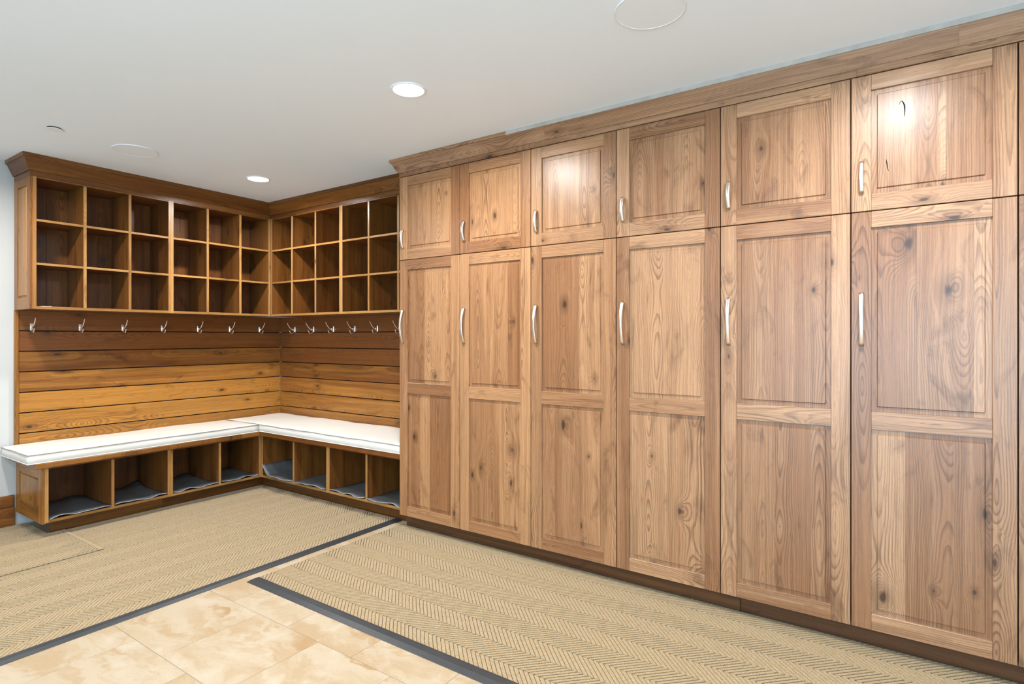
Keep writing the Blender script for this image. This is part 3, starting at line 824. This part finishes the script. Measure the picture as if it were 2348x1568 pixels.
# ------------------------------------------------------------------ herringbone mats
def clip(poly, ax, lim, keep_less):
    out = []
    for i in range(len(poly)):
        a, b = poly[i], poly[(i+1) % len(poly)]
        ia = (a[ax] <= lim) if keep_less else (a[ax] >= lim); ib = (b[ax] <= lim) if keep_less else (b[ax] >= lim)
        if ia: out.append(a)
        if ia != ib:
            t = (lim-a[ax])/(b[ax]-a[ax]); out.append((a[0]+(b[0]-a[0])*t, a[1]+(b[1]-a[1])*t))
    return out
BW, PITCH = 0.107, 0.0232
def ribs(rects, axis, z0, h, org):
    """ribs in bands along the given axis; u across the bands, v along"""
    V = []; Fs = []
    def emit(u, v, z): V.append((v, u, z) if axis == 'x' else (u, v, z))
    for (x0, x1, y0, y1) in rects:
        u0, u1, v0, v1 = (y0, y1, x0, x1) if axis == 'x' else (x0, x1, y0, y1)
        b = math.floor((u0-org)/BW)
        while org+b*BW < u1:
            bu = org+b*BW; ua, ub = max(bu, u0), min(bu+BW, u1)
            if ub-ua > 0.004:
                ua2, ub2 = ua+0.0012, ub-0.0012
                s = 1 if b % 2 == 0 else -1
                f = (lambda u: (u-bu)) if s > 0 else (lambda u: BW-(u-bu))
                k0 = int((v0-BW)/PITCH)-2; k1 = int(v1/PITCH)+2
                for k in range(k0, k1):
                    c = k*PITCH
                    va, vb = c+f(ua2), c+f(ub2)
                    if max(va, vb)+PITCH < v0 or min(va, vb)-PITCH > v1: continue
                    tb, tt = (0.345*PITCH, 0.315*PITCH) if s > 0 else (0.44*PITCH, 0.405*PITCH)
                    lo_, hi_ = min(va, vb)-tb, max(va, vb)+tb
                    q = len(V)
                    if lo_ >= v0 and hi_ <= v1:
                        for u, v in ((ua2, va-tb), (ub2, vb-tb), (ub2, vb+tb), (ua2, va+tb)): emit(u, v, z0)
                        e2 = 0.0014
                        for u, v in ((ua2+e2, va+s*e2-tt), (ub2-e2, vb-s*e2-tt), (ub2-e2, vb-s*e2+tt), (ua2+e2, va+s*e2+tt)): emit(u, v, z0+h)
                        fl = [(q+4, q+5, q+6, q+7), (q, q+1, q+5, q+4), (q+1, q+2, q+6, q+5), (q+2, q+3, q+7, q+6), (q+3, q, q+4, q+7)]
                    else:
                        tm = 0.37*PITCH
                        po = [(ua2, va-tm), (ub2, vb-tm), (ub2, vb+tm), (ua2, va+tm)]
                        po = clip(po, 1, v1, True)
                        if len(po) >= 3: po = clip(po, 1, v0, False)
                        if len(po) < 3: continue
                        n = len(po)
                        for u, v in po: emit(u, v, z0)
                        for u, v in po: emit(u, v, z0+h)
                        fl = [tuple(range(q+n, q+2*n))]+[(q+i, q+(i+1) % n, q+n+(i+1) % n, q+n+i) for i in range(n)]
                    Fs += [t[::-1] for t in fl] if axis == 'x' else fl
            b += 1
    return V, Fs
def mat(label, slabs, rects, axis, z0, org, borders):
    x0, x1, y0, y1, za, zb = slabs[0]
    o = Vector(((x0+x1)/2, (y0+y1)/2, za))
    parts = []
    for (x0, x1, y0, y1, za, zb) in slabs:
        v, f = box_data(x1-x0, y1-y0, zb-za, 0.0006)
        parts.append(([(p[0]+(x0+x1)/2-o.x, p[1]+(y0+y1)/2-o.y, p[2]+(za+zb)/2-o.z) for p in v], f))
    m = tag(link('floor_mat', mk('floor_mat', *join(parts)), 'ribbase', None, o), label, 'mat', 'beige herringbone mats')
    V, Fs = ribs(rects, axis, z0, 0.0021, org)
    rb = link('ribbed_pile', mk('ribbed_pile', [tuple(Vector(v)-o) for v in V], Fs), 'rib', m, o)
    rb['kind'] = 'stuff'
    for (p, V2) in borders:
        b = link('rubber_border', mk('rubber_border', [tuple(Vector(v)-o) for v in V2[0]], V2[1]), 'rubber', m, o); b['label'] = 'dark grey rubber edge'
    return m
def ramp(p_in0, p_in1, p_out1, p_out0, h):
    """bevelled rubber strip: high along the inner edge, thin along the outer edge"""
    V = []
    def L(a, b, t): return (a[0]+(b[0]-a[0])*t, a[1]+(b[1]-a[1])*t)
    prof = [(0, 0), (0, h*0.92), (0.10, h), (0.55, h*0.78), (0.97, 0.0022), (1, 0.0008), (1, 0)]
    for a, b in ((p_in0, p_out0), (p_in1, p_out1)):
        for t, z in prof: V.append((*L(a, b, t), z))
    n = len(prof); Fs = [(k, k+1, n+k+1, n+k) for k in range(n-1)]+[tuple(range(n))[::-1], tuple(range(n, 2*n))]
    return V, [f[::-1] for f in Fs]
mat('long beige herringbone mat before the cushioned bench, dark rubber front edge',
    [(0.380, 2.006, -4.6, -0.424, 0.0002, 0.0045)], [(0.382, 2.003, -4.6, -0.426)], 'y', 0.0045, 1.704-BW*13,
    [('b', ramp((2.004, -0.424), (2.004, -4.6), (2.059, -4.6), (2.059, -0.424), 0.0095))])
mat('beige herringbone mat running along the tall cabinets',
    [(2.126, 5.9, -1.538, -0.482, 0.0002, 0.0045)], [(2.133, 5.9, -1.536, -0.492)], 'x', 0.0045, -1.454-BW*4,
    [('b', ramp((5.9, -1.537), (2.134, -1.537), (2.122, -1.600), (5.9, -1.600), 0.0100))])
mat('smaller beige herringbone mat overlapping the long mat by the baseboard',
    [(0.383, 1.000, -4.4, -1.832, 0.0068, 0.0092), (0.006, 0.379, -4.4, -1.925, 0.0002, 0.0092)], [(0.383, 0.998, -4.4, -1.856), (0.008, 0.383, -4.4, -1.927)], 'y', 0.0092, 1.704-BW*13+0.02, [])

hem = box('hem_strip', 0.383, 0.998, -1.854, -1.833, 0.0092, 0.0112, 'rib', bpy.data.objects['floor_mat.002'], 0.0007)

# ------------------------------------------------------------------ ceiling fittings
def downlight(x, y, label, on=True):
    t = thing('recessed_light', (x, y, CEIL-0.006), label, 'light', 'recessed ceiling lights')
    link('trim_ring', mk('trim_ring', *lathe_data([(0.072, 0.0055), (0.072, 0.002), (0.075, 0.0), (0.081, 0.001), (0.085, 0.0055)], 48), True), 'white', t, (x, y, CEIL-0.006))
    le = link('lens', mk('lens', *lathe_data([(0.0, 0.003), (0.0722, 0.003)], 48)), 'lens', t, (x, y, CEIL-0.006)); le['label'] = 'glowing lamp lens'
    l = bpy.data.lights.new('lamp', 'AREA'); l.shape = 'DISK'; l.size = 0.14; l.energy = LAMP_W; l.color = LAMP_COL; l.spread = math.radians(165)
    o = bpy.data.objects.new('lamp', l); COL.objects.link(o); o.parent = t; o.location = (0, 0, 0.0005)
    return t
tl = NT('lamp_glow'); tl.p.inputs['Emission Color'].default_value = (1, 0.95, 0.88, 1); tl.p.inputs['Emission Strength'].default_value = 9.0
M['lens'] = tl.out((0.9, 0.9, 0.88), 0.4)
downlight(3.000, -1.310, 'recessed ceiling light above the middle of the tall cabinets')
downlight(0.977, -0.829, 'recessed ceiling light near the inner corner of the cubby shelves')
downlight(0.960, -2.420, 'recessed ceiling light just beyond the left edge of the photo')
downlight(4.920, -1.316, 'recessed ceiling light above the sixth cabinet, out of the frame')
downlight(3.000, -3.600, 'added recessed ceiling light, unseen behind the camera, toward the window')  # this lamp and the next are guesses, placed to fit the light
downlight(5.400, -3.600, 'added recessed ceiling light, unseen behind the camera, toward the right')
def ceiling_disc(name, x, y, r, label, cat):
    t = thing(name, (x, y, CEIL-0.006), label, cat, 'round ceiling speakers')
    link('rim', mk('rim', *lathe_data([(r, 0.0055), (r, 0.001), (r-0.002, 0.0), (r-0.005, 0.0005), (r-0.005, 0.003)], 72), True), 'white', t, (x, y, CEIL-0.006))
    link('grille', mk('grille', *lathe_data([(0.0, 0.0012), (r-0.0045, 0.0012)], 72)), 'grille', t, (x, y, CEIL-0.006))
ceiling_disc('ceiling_speaker', 4.190, -1.300, 0.125, 'flat white round ceiling speaker above the tall cabinets', 'speaker')
ceiling_disc('ceiling_speaker', 0.945, -1.640, 0.125, 'flat white round ceiling speaker near the cubby shelves', 'speaker')
t = thing('sprinkler_cover', (0.998, -2.075, CEIL-0.009), 'small white sprinkler cover plate on the ceiling, dark gap above it', 'sprinkler')
link('cover_plate', mk('cover_plate', *lathe_data([(0, 0), (0.036, 0), (0.037, 0.0015), (0.036, 0.003), (0, 0.003)], 40)), 'white', t, (0.998, -2.075, CEIL-0.009))
link('cup', mk('cup', *lathe_data([(0.030, 0.003), (0.033, 0.0088)], 40)), 'black', t, (0.998, -2.075, CEIL-0.009))

# ------------------------------------------------------------------ small things
tag(box('paper_card', 0.225, 0.285, -1.925, -1.870, CZ0+T+0.0002, CZ0+T+0.0030, 'card'), 'small white card lying in the lowest left cubby', 'card')
